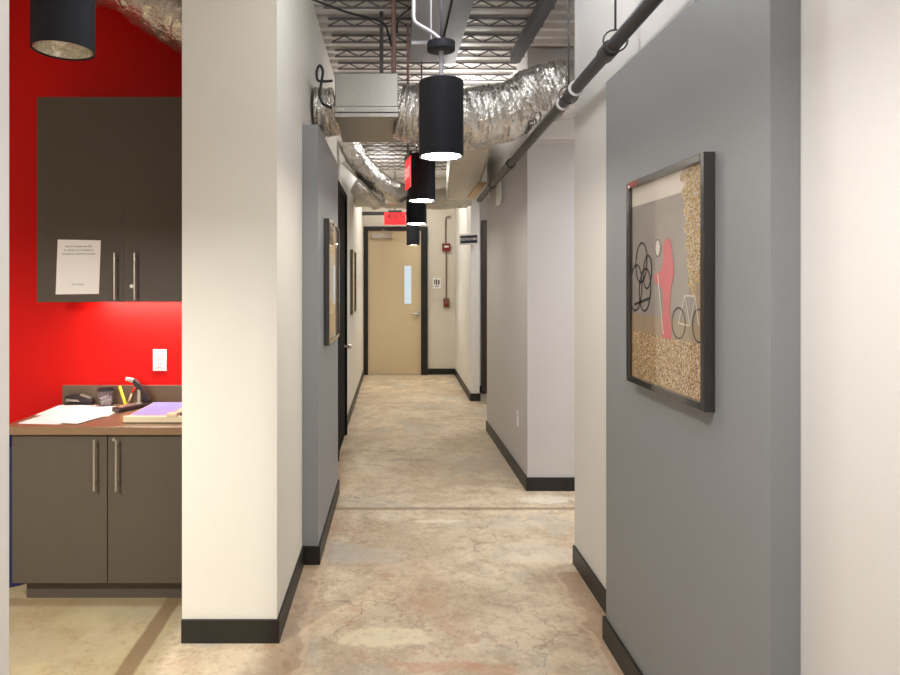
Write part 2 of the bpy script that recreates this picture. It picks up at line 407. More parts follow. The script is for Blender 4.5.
def baseboard(name, pts, m=M['base'], h=.1, t=.012, parent=None):
    mb = MB()
    for (a, b) in zip(pts, pts[1:]):
        a2, b2 = Vector((*a, 0)), Vector((*b, 0)); d = (b2-a2).normalized(); n = Vector((d.y, -d.x, 0))
        p = [a2-d*0, b2, b2+n*t+d*(t if b != pts[-1] else 0), a2+n*t-d*(t if a != pts[0] else 0)]
        mb.prism([(q.x, q.y) for q in p], 0, h)
    return mb.build(name, m, parent, kind=None if parent else 'structure', world=True)
baseboard('baseboard_left', [(-.8955,2.817),(-.4826,2.817),(lx(5.62),5.62)])
baseboard('baseboard_left_far', [(lx(6.7),6.7),(lx(10.88),10.88)])
baseboard('baseboard_left_near', [(-1.07,-3),(-1.07,1.83),(-1.27,1.83)])
baseboard('baseboard_right', [(1.04,3.61),(1.0075,-3)])
baseboard('baseboard_right_middle', [(1.046,6.85),(1.046,4.86),(4.0,4.86)])
baseboard('baseboard_right_far', [(1.134,10.95),(1.09,8.52),(1.203,8.52),(1.216,9.13)])
baseboard('baseboard_alcove', [(1.22,9.13),(1.31,9.13)])
baseboard('baseboard_end', [(.672,10.96),(1.134,10.96)])

# 4 x 8 ft accent panels, each with its black base strip
p = MB().prism([(lx(3.596),3.596),(-.388,3.596),(-.371,4.81),(lx(4.81),4.81)], 0, 2.44).build('accent_panel', M['gray'], bevel=.002,
   label='tall gray panel on the left wall behind the white column, a small picture on it', cat='wall panel')
baseboard('base_strip', [(lx(3.596),3.596),(-.388,3.596),(-.371,4.81)], parent=p)
p = MB().prism([(.953,1.617),(1.030,1.617),(1.036,2.833),(.953,2.833)], 0, 2.44).build('accent_panel', M['gray'], bevel=.002,
   label='large gray panel on the right wall in the foreground, holding the big picture', cat='wall panel')
baseboard('base_strip', [(1.036,2.833),(.953,2.833),(.953,1.617),(1.030,1.617)], parent=p)

# exit door at the corridor's end
d = thing('door_1', 'beige door with a narrow window at the end of the corridor', 'door', (.11, 10.95, 0), kind='structure')
MB().box(-.336, .556, 10.925, 10.955, .012, 2.43, .002).build('door_leaf', M['doorleaf'], d)
mb = MB().box(-.41, -.336, 10.89, 10.96, 0, 2.50, .004).box(.556, .666, 10.89, 10.96, 0, 2.50, .004).box(-.336, .556, 10.89, 10.96, 2.433, 2.50, .003)
mb.build('door_frame', M['black'], d, label='black metal door frame')
MB().box(.262, .408, 10.918, 10.93, 1.185, 1.85, .003).build('window_bead', M['doorleaf'], d)
MB().box(.277, .393, 10.914, 10.926, 1.2, 1.835).build('window_pane', M['pane'], d, label='narrow bright window pane')
mb = MB().tube([(.5,10.925,1.03),(.5,10.87,1.03)], .012).tube([(.5,10.872,1.03),(.43,10.872,1.03),(.40,10.88,1.028)], .013)
mb.lathe([(.034,-.0),(.034,.002)], (0,0,0), 20) if False else None
mb.box(.465, .535, 10.917, 10.926, .98, 1.08, .006)
mb.build('lever_handle', M['steel'], d)
MB().box(-.275, .075, 10.86, 10.925, 2.295, 2.365, .008).build('door_closer', M['steel'], d)
MB().tube([(-.05,10.87,2.37),(.05,10.80,2.39),(-.1,10.88,2.44)], .01, 8).build('closer_arm', M['steel'], d)
MB().box(-.336, .556, 10.90, 10.95, 0, .012).build('threshold', M['steel'], d)

# black door in the left wall
def wl(y, off): return lx(y)+off
d = thing('door_2', 'black door in the left wall beyond the gray panel', 'door', (lx(6.15), 6.15, 0), kind='structure')
mb = MB()
for y0, y1, z0, z1 in ((5.64,5.71,0,2.45),(6.61,6.68,0,2.45),(5.71,6.61,2.38,2.45)):
    mb.prism([(wl(y0,0),y0),(wl(y0,.03),y0),(wl(y1,.03),y1),(wl(y1,0),y1)], z0, z1)
mb.build('door_frame', M['blackdoor'], d)
MB().prism([(wl(5.71,0),5.71),(wl(5.71,.012),5.71),(wl(6.61,.012),6.61),(wl(6.61,0),6.61)], .01, 2.38).build('door_leaf', M['blackdoor'], d)
MB().tube([(wl(6.5,.01),6.5,.92),(wl(6.5,.07),6.5,.92)], [.012,.012], 10).tube([(wl(6.5,.05),6.5,.92),(wl(6.5,.062),6.5,.92),(wl(6.5,.085),6.5,.92)], [.016,.03,.02], 14).build('door_knob', M['steel'], d)
# brown door inside the right-hand alcove
d = thing('door_3', 'dark brown door seen edge on inside the right alcove', 'door', (1.78, 9.12, 0), kind='structure')
MB().box(1.38, 2.18, 9.10, 9.13, .01, 2.36).build('door_leaf', M['brown'], d)
MB().box(1.315, 1.38, 9.06, 9.13, 0, 2.43, .003).box(2.18, 2.245, 9.06, 9.13, 0, 2.43, .003).box(1.38, 2.18, 9.06, 9.13, 2.36, 2.43, .003).build('door_frame', M['brown'], d)

# ------------------------------------------------------------------ pictures
def ring_pts(cy, cz, ry, rz, n=26, rot=0):
    return [(cy+ry*math.cos(2*PI*k/n)*math.cos(rot)-rz*math.sin(2*PI*k/n)*math.sin(rot), cz+ry*math.cos(2*PI*k/n)*math.sin(rot)+rz*math.sin(2*PI*k/n)*math.cos(rot)) for k in range(n)]
def picture(xw, sgn, y0, y1, z0, z1, label, slope=0.):
    """frame on a wall x = xw, facing sgn along x; returns root and the plane of the print"""
    fw, dp = .024, .034
    X = lambda y, d: xw+slope*(y-y0)+sgn*d
    t = thing('framed_picture', label, 'picture', (X((y0+y1)/2, 0), (y0+y1)/2, z0))
    def bar(mb, a, b, c, e, d0, d1): mb.prism([(X(a,d0),a),(X(a,d1),a),(X(b,d1),b),(X(b,d0),b)], c, e)
    mb = MB(); bar(mb, y0, y0+fw, z0, z1, .002, dp); bar(mb, y1-fw, y1, z0, z1, .002, dp)
    bar(mb, y0+fw, y1-fw, z0, z0+fw, .002, dp); bar(mb, y0+fw, y1-fw, z1-fw, z1, .002, dp)
    mb.build('frame', M['frameblk'], t, bevel=.002)
    return t, X, fw
def flat(mb, X, pts, d, mi):
    mb.mi = mi; mb.face([mb.bm.verts.new((X(a, d), a, b)) for a, b in pts])
def ring(mb, X, cy, cz, ry, rz, w, d, mi, rot=0, n=26):
    mb.mi = mi
    A = ring_pts(cy, cz, ry, rz, n, rot); B = ring_pts(cy, cz, ry-w, rz-w, n, rot)
    va = [mb.bm.verts.new((X(a, d), a, b)) for a, b in A]; vb = [mb.bm.verts.new((X(a, d), a, b)) for a, b in B]
    for k in range(n): mb.face([va[k], va[(k+1)%n], vb[(k+1)%n], vb[k]])
def line(mb, X, a, b, w, d, mi):
    a, b = Vector(a), Vector(b); n = (b-a).normalized(); n = Vector((-n.y, n.x))*w/2
    flat(mb, X, [tuple(a+n), tuple(b+n), tuple(b-n), tuple(a-n)], d, mi)

t, X, fw = picture(.953, -1, 1.885, 2.50, 1.185, 1.945, 'large black framed street photograph on the right-hand gray panel')
ya, yb, za, zb = 1.885+fw, 2.50-fw, 1.185+fw, 1.945-fw
S = lambda s: yb-(yb-ya)*s
T = lambda q: za+(zb-za)*q
mb = MB()
def R_(s0, s1, t0, t1, d, mi): flat(mb, X, [(S(s0),T(t0)),(S(s1),T(t0)),(S(s1),T(t1)),(S(s0),T(t1))], d, mi)
R_(0, 1, 0, 1, .0200, 0)                       # gray wall of the photo
R_(0, 1, 0, .24, .0204, 1)                    # leaf covered ground
R_(0, 1, .24, .33, .0204, 2)                  # path
R_(0, .9, .9, 1, .0204, 5)                    # pale strip of sky
flat(mb, X, [(S(.83-.10*k/24+.025*math.sin(k*1.9)+.012*math.sin(k*4.3)), T(.44+.56*k/24)) for k in range(25)]+[(S(1),T(1)),(S(1),T(.40))], .0206, 3)
R_(.9, 1, .33, .5, .0207, 2)
for (s_, q, a, b) in ((.16,.60,.055,.085),(.07,.47,.06,.10),(.22,.46,.055,.09),(.26,.55,.04,.07)):
    ring(mb, X, S(s_), T(q), a, b*.9, .007, .0212, 4, rot=.15)
line(mb, X, (S(.04),T(.38)), (S(.3),T(.42)), .009, .0212, 4)
FG = [Vector((a, b, 0)) for a, b in ((.47,.24),(.49,.38),(.475,.46),(.38,.50),(.37,.535),(.455,.555),(.495,.61),(.495,.67),(.54,.705),(.595,.69),(.625,.62),(.64,.54),(.60,.46),(.585,.36),(.61,.24))]
FG = smooth(FG+[FG[0]], 5)[:-1]
flat(mb, X, [(S(p.x),T(p.y)) for p in FG], .0210, 6)
flat(mb, X, ring_pts(S(.42), T(.665), .022, .03), .0213, 5); ring(mb, X, S(.42), T(.665), .022, .03, .003, .0215, 4)
line(mb, X, (S(.42),T(.54)), (S(.5),T(.25)), .007, .0216, 5)
for s_ in (.70, .94): ring(mb, X, S(s_), T(.315), .05 if s_ < .9 else .042, .052, .005, .0214, 4)
for a, b in (((.70,.315),(.78,.44)),((.78,.44),(.90,.44)),((.90,.44),(.94,.315)),((.78,.44),(.84,.31)),((.84,.31),(.90,.44)),((.84,.31),(.70,.315))):
    line(mb, X, (S(a[0]),T(a[1])), (S(b[0]),T(b[1])), .005, .0214, 5)
mb.build('print', [M['p_wall'], M['leaves'], M['p_path'], M['tree'], M['p_ink'], M['p_pale'], M['p_red']], t, label='photograph of a graffiti wall, red figure and bicycles above fallen leaves')
MB().prism([(X(ya,.002),ya-.01),(X(ya,.006),ya-.01),(X(yb,.006),yb+.01),(X(yb,.002),yb+.01)], za-.01, zb+.01).build('backing', M['dark'], t)

sl = (.017)/1.214
t, X, fw = picture(-.388+sl*(3.87-3.596), 1, 3.87, 4.56, 1.185, 1.945, 'black framed tan picture on the gray panel along the left wall', sl)
ya, yb, za, zb = 3.87+fw, 4.56-fw, 1.185+fw, 1.945-fw
S = lambda s: yb-(yb-ya)*s
T = lambda q: za+(zb-za)*q
mb = MB(); R_(0,1,0,1,.0200,0); R_(0,1,0,.2,.0204,2); R_(.45,.75,.35,.75,.0206,1); R_(0,.25,.2,.9,.0205,2)  # pale blue patch is a reflection in the glass, painted onto the print
mb.build('print', [M['p_tan'], M['p_reflect'], M['p_path']], t)
MB().prism([(X(ya,.002),ya-.01),(X(ya,.006),ya-.01),(X(yb,.006),yb+.01),(X(yb,.002),yb+.01)], za-.01, zb+.01).build('backing', M['dark'], t)
sl = .07/8.143
t, X, fw = picture(lx(7.55), 1, 7.55, 8.25, 1.185, 1.945, 'small looking black framed picture far down the left wall, past the black door', sl)
ya, yb, za, zb = 7.55+fw, 8.25-fw, 1.185+fw, 1.945-fw
mb = MB(); R_(0,1,0,1,.0200,0); R_(0,1,0,.3,.0204,1); mb.build('print', [M['p_tan'], M['p_path']], t)
MB().prism([(X(ya,.002),ya-.01),(X(ya,.006),ya-.01),(X(yb,.006),yb+.01),(X(yb,.002),yb+.01)], za-.01, zb+.01).build('backing', M['dark'], t)

# ------------------------------------------------------------------ pendant lamps
def make_lamp(loc, label, lit):
    x, y, z = loc; R = .1016; H = .343
    t = thing('pendant_lamp', label, 'lamp', loc, 'black cylinder pendant lamps')
    MB().lathe([(R-.004,0),(R,0),(R,H-.004),(R-.004,H),(.02,H),(.02,H-.006),(R-.006,H-.008),(R-.006,.01)], loc, 40, close=True).build('housing', M['lamp'], t)
    MB().lathe([(R-.007,.004),(R-.0135,.004),(.055,.14),(.062,.14)], loc, 40, close=True).build('reflector', M['reflector'], t)
    if lit == 2: MB().lathe([(.055,.10),(.055,.106)], loc, 30).build('diffuser', M['glow2'], t, label='glowing disc deep inside the housing')
    elif lit: MB().lathe([(.03,-.001),(.06,-.001),(R-.02,.001),(R-.016,.006),(R-.016,.014)], loc, 36).build('diffuser', M['glow'], t, label='glowing round diffuser')
    else: MB().lathe([(.01,.06),(.035,.065),(.045,.09),(.035,.13),(.02,.14)], loc, 20).build('bulb', M['plastic'], t, label='unlit bulb')
    MB().tube([(x,y,z+H),(x,y,z+.49)], .011, 12).build('stem', M['conduit'], t)
    MB().lathe([(.03,.48),(.064,.485),(.064,.52),(.03,.525)], loc, 28).build('canopy', M['lamp'], t)
    MB().tube([(x,y,z+.52),(x,y,DECK)], .006, 8).build('hanger_rod', M['darksteel'], t)
    return t
L1 = make_lamp((.242, 2.95, 2.134), 'lit black pendant lamp nearest the camera, hanging highest in the corridor view', True)
copy_tree(L1, (.249, 4.80, 2.165), 'lit black pendant lamp right behind the red sign seen edge on')
copy_tree(L1, (.283, 6.45, 2.142), 'smallest lit black pendant lamp, third along the corridor')
make_lamp((.385, 9.95, 2.13), 'black pendant lamp just before the beige door, farthest from the camera', 2)
make_lamp((-1.117, 2.23, 2.36), 'unlit black pendant lamp with silver inside, in front of the red wall', False)

# ------------------------------------------------------------------ overhead: joists, struts, ducts, pipes
jm = None
JG = 'lattice joists under the deck'
for i in range(23):
    y = 3.44+.29*i
    if y > 10.5: break
    if 2.0 < 0: pass
    if jm is None:
        t = thing('lattice_joist', 'dark steel lattice joist crossing the corridor close under the ceiling deck', 'joist', (0, y, 3.245), JG)
        x0, x1 = -.40, 1.03
        MB().box(x0, x1, y-.012, y+.012, 3.310, DECK).build('top_chord', M['joist'], t)
        MB().box(x0, x1, y-.008, y+.008, 3.262, 3.270).build('bottom_chord', M['joist'], t)
        mb = MB(); n = 16; w = (x1-x0)/n
        for k in range(n):
            a = x0+k*w; za, zb = (3.268, 3.311) if k % 2 == 0 else (3.311, 3.268)
            mb.tube([(a, y, za), (a+w, y, zb)], .005, 6)
        mb.build('web', M['joist'], t); jm = t
    else: copy_tree(jm, (0, y, 3.245))

mb = MB().box(.37, .49, 1.2, 4.75, 3.165, 3.175).box(.425, .435, 1.2, 4.75, 3.175, 3.235).box(.37, .49, 1.2, 4.75, 3.235, 3.244)
mb.build('steel_beam', M['darksteel'], label='wide dark steel beam running along the corridor ceiling above the nearest lamp', cat='beam')
MB().box(.895, .965, 1.2, 4.75, 3.17, 3.178).box(.895, .903, 1.2, 4.75, 3.178, 3.244).box(.957, .965, 1.2, 4.75, 3.178, 3.244).build('steel_channel', M['darksteel'],
   label='slim dark steel channel under the ceiling near the right wall', cat='beam')
MB().box(.15, .365, 2.6, 4.75, 3.18, 3.244, .004).build('flat_raceway', M['raceway'], label='flat gray metal raceway under the ceiling between lamp and beam', cat='raceway')
# conduit to the nearest lamp
MB().tube([(.116,2.95,3.30),(.116,2.95,3.1),(.116,2.95,2.80),(.118,2.95,2.765),(.13,2.95,2.742),(.20,2.95,2.70),(.238,2.95,2.668)], .010, 12, sub=4).build('lamp_conduit', M['conduit'],
   label='bent silver conduit feeding the nearest pendant lamp', cat='conduit')
mb = MB().box(.108, .215, 3.0, 3.03, 2.665, 2.682, .002); 
mb.tube([(.2,3.015,2.68),(.2,3.015,3.18)], .004, 8)
mb.build('strut_bracket', M['raceway'], label='short silver strut bracket beside the nearest lamp canopy', cat='bracket')

# galvanised box and foil wrapped duct over the crossing
t = thing('duct_box', 'gray sheet metal duct box under the ceiling on the left', 'duct', (-.13, 4.2, 2.558))
MB().box(-.319, .06, 3.9, 4.6, 2.62, 2.823, .004).build('box_body', M['galv'], t)
mb = MB().box(-.322, .063, 3.892, 4.6, 2.585, 2.62, .003).box(-.322, .063, 3.896, 4.6, 2.556, 2.583, .003)
mb.build('flange', M['galv'], t, label='double flange strip along its lower edge')
for x in (-.29, -.27): MB().tube([(x,3.893,2.603),(x,3.888,2.603)], .006, 8).build('screw', M['steel'], t)
foil([(-.455,4.2,2.66),(-.38,4.2,2.66),(-.325,4.2,2.67)], .26, .12, 3, M['foil'], .018, 11, 3, sub=12).build('foil_collar', M['foil'],
   label='short crumpled foil duct piece between left wall and gray duct box', cat='duct')
foil([(.066,4.15,2.66),(.2,4.15,2.63),(.45,4.15,2.61),(.75,4.15,2.65),(.95,4.15,2.755),(1.2,4.15,2.80),(1.9,4.15,2.83),(3.9,4.15,2.83)], [.23,.23,.22,.22,.22,.22,.22], [.15,.165,.17,.165,.155,.16,.16], 2.6, M['foil'], .022, 8, 1, seg=64, sub=26).build('foil_duct', M['foil'],
   label='large crumpled silver foil duct crossing behind the nearest lamp to the right', cat='duct')
# hangers of the box
MB().box(-.055, -.03, 4.2, 4.22, 2.823, DECK).build('duct_strap', M['darksteel'], label='dark flat strap hanging the duct box from the ceiling', cat='hanger')
MB().tube([(.035,3.97,2.823),(.035,3.97,DECK)], .016, 12).build('drop_pipe', M['rust'], label='brownish vertical pipe standing on the duct box corner', cat='pipe')
MB().tube([(.125,4.05,2.75),(.125,4.05,3.18)], .009, 10).build('drop_pipe', M['rust'], label='thin reddish vertical rod between the duct box and nearest lamp', cat='pipe')
MB().tube([(lx(3.7)+.01,3.72,3.20),(-.25,3.85,3.17),(-.04,3.95,3.15),(.0,3.95,3.08),(.02,3.93,3.0)], .007, 8, sub=6).build('black_cable', M['cable'],
   label='thin black cable drooping from the left wall to the brownish pipe', cat='cable')
MB().tube([(.055,3.95,3.08),(.065,3.93,3.16),(.13,3.9,3.21),(.15,3.9,3.235)], .007, 8, sub=6).build('black_cable', M['cable'],
   label='short black cable arching from the brownish pipe up to the ceiling', cat='cable')
MB().tube([(-.325,3.8,2.745),(-.38,3.8,2.742),(-.412,3.8,2.75),(-.418,3.8,2.80),(-.40,3.8,2.835),(-.382,3.8,2.80),(-.392,3.8,2.73),(-.402,3.8,2.66),(-.38,3.8,2.61),(-.33,3.8,2.585)], .008, 8, sub=6).build('black_cable', M['cable'],
   label='black cable coiled in a loop left of the gray duct box', cat='cable')

# angled insulated duct towards the right
z0, z1 = 2.565, 2.93
mb = MB(); nY = 26
A = lambda f: (.485+.225*f, 4.88+3.0*f); Bp = lambda f: (.79+.285*f, 4.88+3.0*f)
rows = []
for i in range(nY+1):
    f = i/nY; (xa, ya_), (xb, _) = A(f), Bp(f); row = []
    sec = [(xa, z0+.03), (xa+.03, z0)] + [(xa+(xb-xa)*k/6, z0) for k in range(1, 6)] + [(xb-.03, z0), (xb, z0+.03), (xb, z1), (xa, z1)]
    for (x, z) in sec:
        n1 = noise.noise(Vector((x*7, ya_*3, z*4)))*.012
        row.append(mb.bm.verts.new((x+n1*.5, ya_, z+n1)))
    rows.append(row)
for a, b in zip(rows, rows[1:]):
    for k in range(len(a)): mb.face([a[k], a[(k+1)%len(a)], b[(k+1)%len(a)], b[k]], True)
mb.face(rows[0][::-1]); mb.face(rows[-1])
dct = mb.build('insulated_duct', M['wrap'], label='boxy foil faced duct slanting away along the ceiling beside the gray wall', cat='duct')
MB().prism([(.90,6.4),(.985,6.4),(1.02,7.6),(.93,7.6)], 2.548, 2.556).build('tape_patch', M['tape'], dct, label='tan tape strip')
foil([(-.41,8.35,2.66),(.0,8.3,2.65),(.5,8.3,2.63),(.8,8.3,2.64),(1.05,8.3,2.67)], [.14,.15,.15,.14], [.12,.12,.13,.12], 2.2, M['wrap'], .02, 7, 11, sub=16).build('foil_duct', M['wrap'],
   label='pale wrapped duct crossing the far end of the corridor ceiling', cat='duct')
foil([(-.365,5.85,2.86),(-.30,5.9,2.72),(-.15,5.95,2.54),(.0,6.02,2.43),(.09,6.2,2.42),(.07,6.9,2.5),(.04,8.02,2.62)], .095, .095, 2, M['foil'], .012, 14, 5, seg=28, sub=12).build('flexible_duct', M['foil'],
   label='silver flexible duct sloping down from the left wall', cat='duct')
foil([(-.37,7.2,2.66),(-.2,7.25,2.55),(-.11,7.35,2.47)], .10, .10, 2, M['foil'], .012, 14, 15, seg=24, sub=10).build('flexible_duct', M['foil'],
   label='short silver duct tucked under the white diagonal pipe', cat='duct')
MB().tube([(-.43,6.36,2.74),(-.06,6.36,2.365)], .026, 12).build('white_pipe', M['pvc'], label='white diagonal pipe below the sloping silver flexible duct', cat='pipe')
MB().box(-.42, .33, 10.45, 10.51, 2.645, 2.70, .003).build('cross_strut', M['black'], label='black strut crossing above the beige door', cat='beam')
MB().box(.72, 1.1, 9.0, 9.05, 2.60, 2.63, .003).build('cross_strut', M['black'], label='short black strut under the duct above the blue sign', cat='beam')

# foil duct over the kitchen
foil([(-1.62,3.35,3.17),(-1.40,3.35,3.12),(-1.18,3.35,2.98),(-1.02,3.36,2.88),(-.915,3.38,2.83)], .17, [.13,.14,.15,.13], 2, M['foil'], .018, 12, 31, seg=36, sub=12).build('flexible_duct', M['foil'],
   label='silver flexible duct above the wall cabinet, at the red wall', cat='duct')

# sprinkler pipe
pa, pb = Vector((.932,2.35,2.555)), Vector((.95,6.69,2.422)); dv = (pb-pa)
PT = lambda y: pa+dv*((y-2.35)/4.34)
t = thing('sprinkler_pipe', 'dark steel sprinkler pipe running along the right wall near the ceiling', 'pipe', tuple(PT(4)))
MB().tube([PT(-1), PT(6.75)], .029, 18).build('pipe_run', M['pipe'], t)
for y in (2.75, 3.28, 3.5, 5.0, 5.9): MB().tube([PT(y-.04), PT(y+.04)], .037, 18).build('coupling', M['pipe'], t)
for y in (3.22, 3.46): MB().tube([PT(y-.006), PT(y+.006)], .0395, 18).build('label_band', M['plastic'], t, label='pale band')
for y in (2.66, 3.36):
    c = PT(y); pts = [(c.x+.05*math.sin(a), c.y, c.z+.01+.045*-math.cos(a)) for a in [2*PI*k/16 for k in range(17)]]
    h = MB().tube(pts, .004, 6).build('hanger_ring', M['darksteel'], t)
    MB().tube([(c.x,c.y,c.z+.055),(c.x,c.y,DECK)], .005, 8).build('hanger_rod', M['darksteel'], t)
MB().tube([PT(6.05)+Vector((0,0,-.02)), PT(6.05)+Vector((.0,0,-.09))], .012, 10).build('sprinkler_head', M['steel'], t)

# ------------------------------------------------------------------ signs and wall devices
t = thing('exit_sign', 'red lit sign hanging edge on beside the second lamp', 'sign', (.15, 4.5, 2.215))
MB().prism([(.122,4.62),(.128,4.625),(.157,4.405),(.151,4.40)], 2.215, 2.425).build('sign_panel', M['exit'], t)
MB().prism([(.116,4.63),(.132,4.635),(.163,4.395),(.147,4.39)], 2.425, 2.455).build('sign_housing', M['black'], t)
MB().tube([(.139,4.51,2.455),(.139,4.51,2.60)], .008, 8).build('sign_stem', M['darksteel'], t)
text_obj('lettering', 'EXIT', .105, (.1345, 4.512, 2.32), face_rot((.029,-.22,0)), M['exitdim'], t)
t = thing('exit_sign', 'red glowing exit sign above the beige door', 'sign', (.12, 10.25, 2.49))
MB().box(-.06, .28, 10.24, 10.252, 2.47, 2.665, .003).build('sign_panel', M['exit'], t)
text_obj('lettering', 'EXIT', .105, (.122, 10.236, 2.605), face_rot((1,0,0)), M['exitmid'], t, bold=.004)
for cx, sg in ((.0, -1), (.245, 1)):
    MB().prism_axis([(cx-.018*sg,10.232,2.635),(cx+.02*sg,10.232,2.605),(cx-.018*sg,10.232,2.575)], [(cx-.018*sg,10.24,2.635),(cx+.02*sg,10.24,2.605),(cx-.018*sg,10.24,2.575)]).build('direction_arrow', M['exitdark'], t)
MB().box(.0, .22, 10.22, 10.27, 2.665, 2.70, .004).build('sign_housing', M['black'], t)
MB().tube([(.11,10.245,2.70),(.11,10.245,DECK)], .008, 8).build('sign_stem', M['darksteel'], t)

sv = Vector((1.167-.956, 8.40-8.60, 0)).normalized(); nn = Vector((sv.y, -sv.x, 0))
c = Vector((1.0615, 8.50, 2.125))
t = thing('restroom_sign', 'small dark blue restroom sign on the far right corner', 'sign', (c.x, c.y, c.z-.06))
MB().obox(c, sv, nn, (0,0,1), .160, .004, .072, .003).build('sign_border', M['plastic'], t, label='white border')
MB().obox(c+nn*.004, sv, nn, (0,0,1), .136, .003, .050, .002).build('sign_face', M['signblue'], t)
text_obj('lettering', 'RESTROOMS', .047, c+nn*.0085, face_rot(sv), M['plastic'], t, bold=.0004)
MB().obox(c-nn*.012+sv*.05, sv, nn, (0,0,1), .012, .008, .03).build('sign_mount', M['steel'], t)

t = thing('fire_alarm', 'red fire alarm horn on the end wall at the top of a conduit', 'alarm', (.98, 10.94, 2.08))
MB().box(.915, 1.05, 10.905, 10.96, 2.08, 2.215, .006).build('alarm_body', M['alarm'], t)
MB().box(.945, 1.02, 10.893, 10.906, 2.145, 2.175, .003).build('strobe_lens', M['plastic'], t, label='white strobe lens')
t = thing('fire_pull_station', 'small faded red pull station low on the end wall conduit', 'alarm', (.985, 10.94, 1.14))
MB().box(.935, 1.03, 10.91, 10.96, 1.14, 1.29, .005).build('pull_body', M['alarmdim'], t)
MB().box(.955, 1.02, 10.898, 10.911, 1.15, 1.2, .003).build('pull_handle', M['alarm'], t)
mb = MB().tube([(.985,10.945,1.29),(.985,10.945,2.08)], .012, 10).tube([(.975,10.945,2.215),(.975,10.945,2.62),(.99,10.93,2.66),(1.05,10.9,2.665)], .012, 10)
mb.build('alarm_conduit', M['conduitred'], label='thin brownish conduit running up the end wall through the red alarm', cat='conduit')
n = MB().box(.755, .895, 10.953, 10.959, 1.455, 1.635).build('wall_notice', M['paper'], label='small paper notice on the end wall beside the beige door', cat='notice')
mb = MB()
for (a, b, c_, d_) in ((.78,.80,1.53,1.60),(.81,.83,1.51,1.61),(.845,.87,1.52,1.60),(.79,.86,1.485,1.495)): mb.box(a, b, 10.951, 10.9535, c_, d_)
mb.build('printed_marks', M['ink'], n)
MB().box(1.022, 1.046, 5.93, 6.15, 2.285, 2.525, .011, seg=3).build('wall_sensor', M['plastic'], label='white rounded device high on the gray wall under the sprinkler pipe', cat='device')

def outlet(name, c, axis, label, parts=True):
    """axis: 'y' faces the camera, 'x' faces the corridor to the left"""
    x, y, z = c; t = thing(name, label, 'outlet', (x, y, z-.06))
    def bx(mb, a0, a1, d0, d1, z0, z1, bev=0):
        if axis == 'y': mb.box(x+a0, x+a1, y-d1, y-d0, z+z0, z+z1, bev)
        else: mb.box(x-d1, x-d0, y+a0, y+a1, z+z0, z+z1, bev)
    mb = MB(); bx(mb, -.039, .039, 0, .006, -.062, .062, .002); mb.build('cover_plate', M['plastic'], t)
    for s in (-.024, .024):
        mb = MB(); bx(mb, -.017, .017, .006, .009, s-.015, s+.015, .001); r = mb.build('socket', M['plastic'], t)
        mb = MB(); bx(mb, -.008, -.005, .0088, .0094, s-.004, s+.007); bx(mb, .005, .008, .0088, .0094, s-.004, s+.007); bx(mb, -.002, .002, .0088, .0094, s-.011, s-.007); mb.build('slots', M['ink'], r)
outlet('wall_outlet', (-1.309, 3.72, 1.117), 'y', 'white wall outlet on the red wall above the worktop')
outlet('wall_outlet', (1.046, 5.21, .47), 'x', 'white wall outlet low on the light gray wall')

# ------------------------------------------------------------------ kitchen
CT = .868
t = thing('base_cabinet', 'brown gray base cabinet under the worktop at the red wall', 'cabinet', (-1.36, 3.43, 0))
MB().box(-1.828, -.90, 3.17, 3.715, .10, .828).build('cabinet_body', M['laminate'], t)
MB().box(-1.79, -.90, 3.21, 3.7, 0, .10).build('toe_kick', M['laminate'], t)
def bar_handle(parent, x, y, z0, z1):
    r = .0058; mb = MB().tube([(x,y-.032,z0),(x,y-.032,z1)], r, 12)
    for z in (z0+.035, z1-.035): mb.tube([(x,y-.032,z),(x,y+.001,z)], .0045, 8)
    return mb.build('handle', M['steel'], parent, label='steel bar handle')
for (x0, x1, hx) in ((-1.828, -1.366, -1.4146), (-1.362, -.902, -1.309)):
    dr = MB().box(x0, x1, 3.15, 3.17, .10, .822, .002).build('door', M['laminate'], t)
    bar_handle(dr, hx, 3.15, .559, .806)
    if x0 > -1.5: MB().tube([(-1.331,3.152,.80),(-1.331,3.143,.80)], .009, 14).build('lock', M['steel'], dr)
ct = thing('worktop', 'brown laminate worktop with papers, below the outlet', 'worktop', (-1.38, 3.42, .828))
MB().box(-1.861, -.90, 3.12, 3.715, .828, CT, .003).build('worktop_slab', M['counter'], ct)
MB().box(-1.861, -.90, 3.70, 3.72, CT, .974, .002).build('backsplash', M['splash'], ct)

t = thing('wall_cabinet', 'dark brown wall cabinet on the red wall with a paper notice', 'cabinet', (-1.36, 3.56, 1.46))
MB().box(-1.836, -.90, 3.41, 3.718, 1.485, 2.533).box(-1.836, -1.82, 3.41, 3.718, 1.46, 1.485).box(-.916, -.90, 3.41, 3.718, 1.46, 1.485).build('cabinet_body', M['laminate'], t)
for (x0, x1, hx) in ((-1.836, -1.3845, -1.418), (-1.3837, -.902, -1.314)):
    dr = MB().box(x0, x1, 3.39, 3.41, 1.46, 2.533, .0004).build('door', M['laminate'], t)
    bar_handle(dr, hx, 3.39, 1.472, 1.718)
    if x0 > -1.5: MB().tube([(-1.339,3.392,1.543),(-1.339,3.383,1.543)], .010, 14).build('lock', M['steel'], dr)
t = thing('undercabinet_light', 'slim light glowing under the wall cabinet at the red wall', 'light', (-1.2, 3.6, 1.456))
MB().box(-1.66, -.93, 3.60, 3.68, 1.468, 1.485).build('light_housing', M['plastic'], t)
MB().box(-1.64, -.94, 3.61, 3.67, 1.464, 1.469).build('light_strip', M['under'], t)

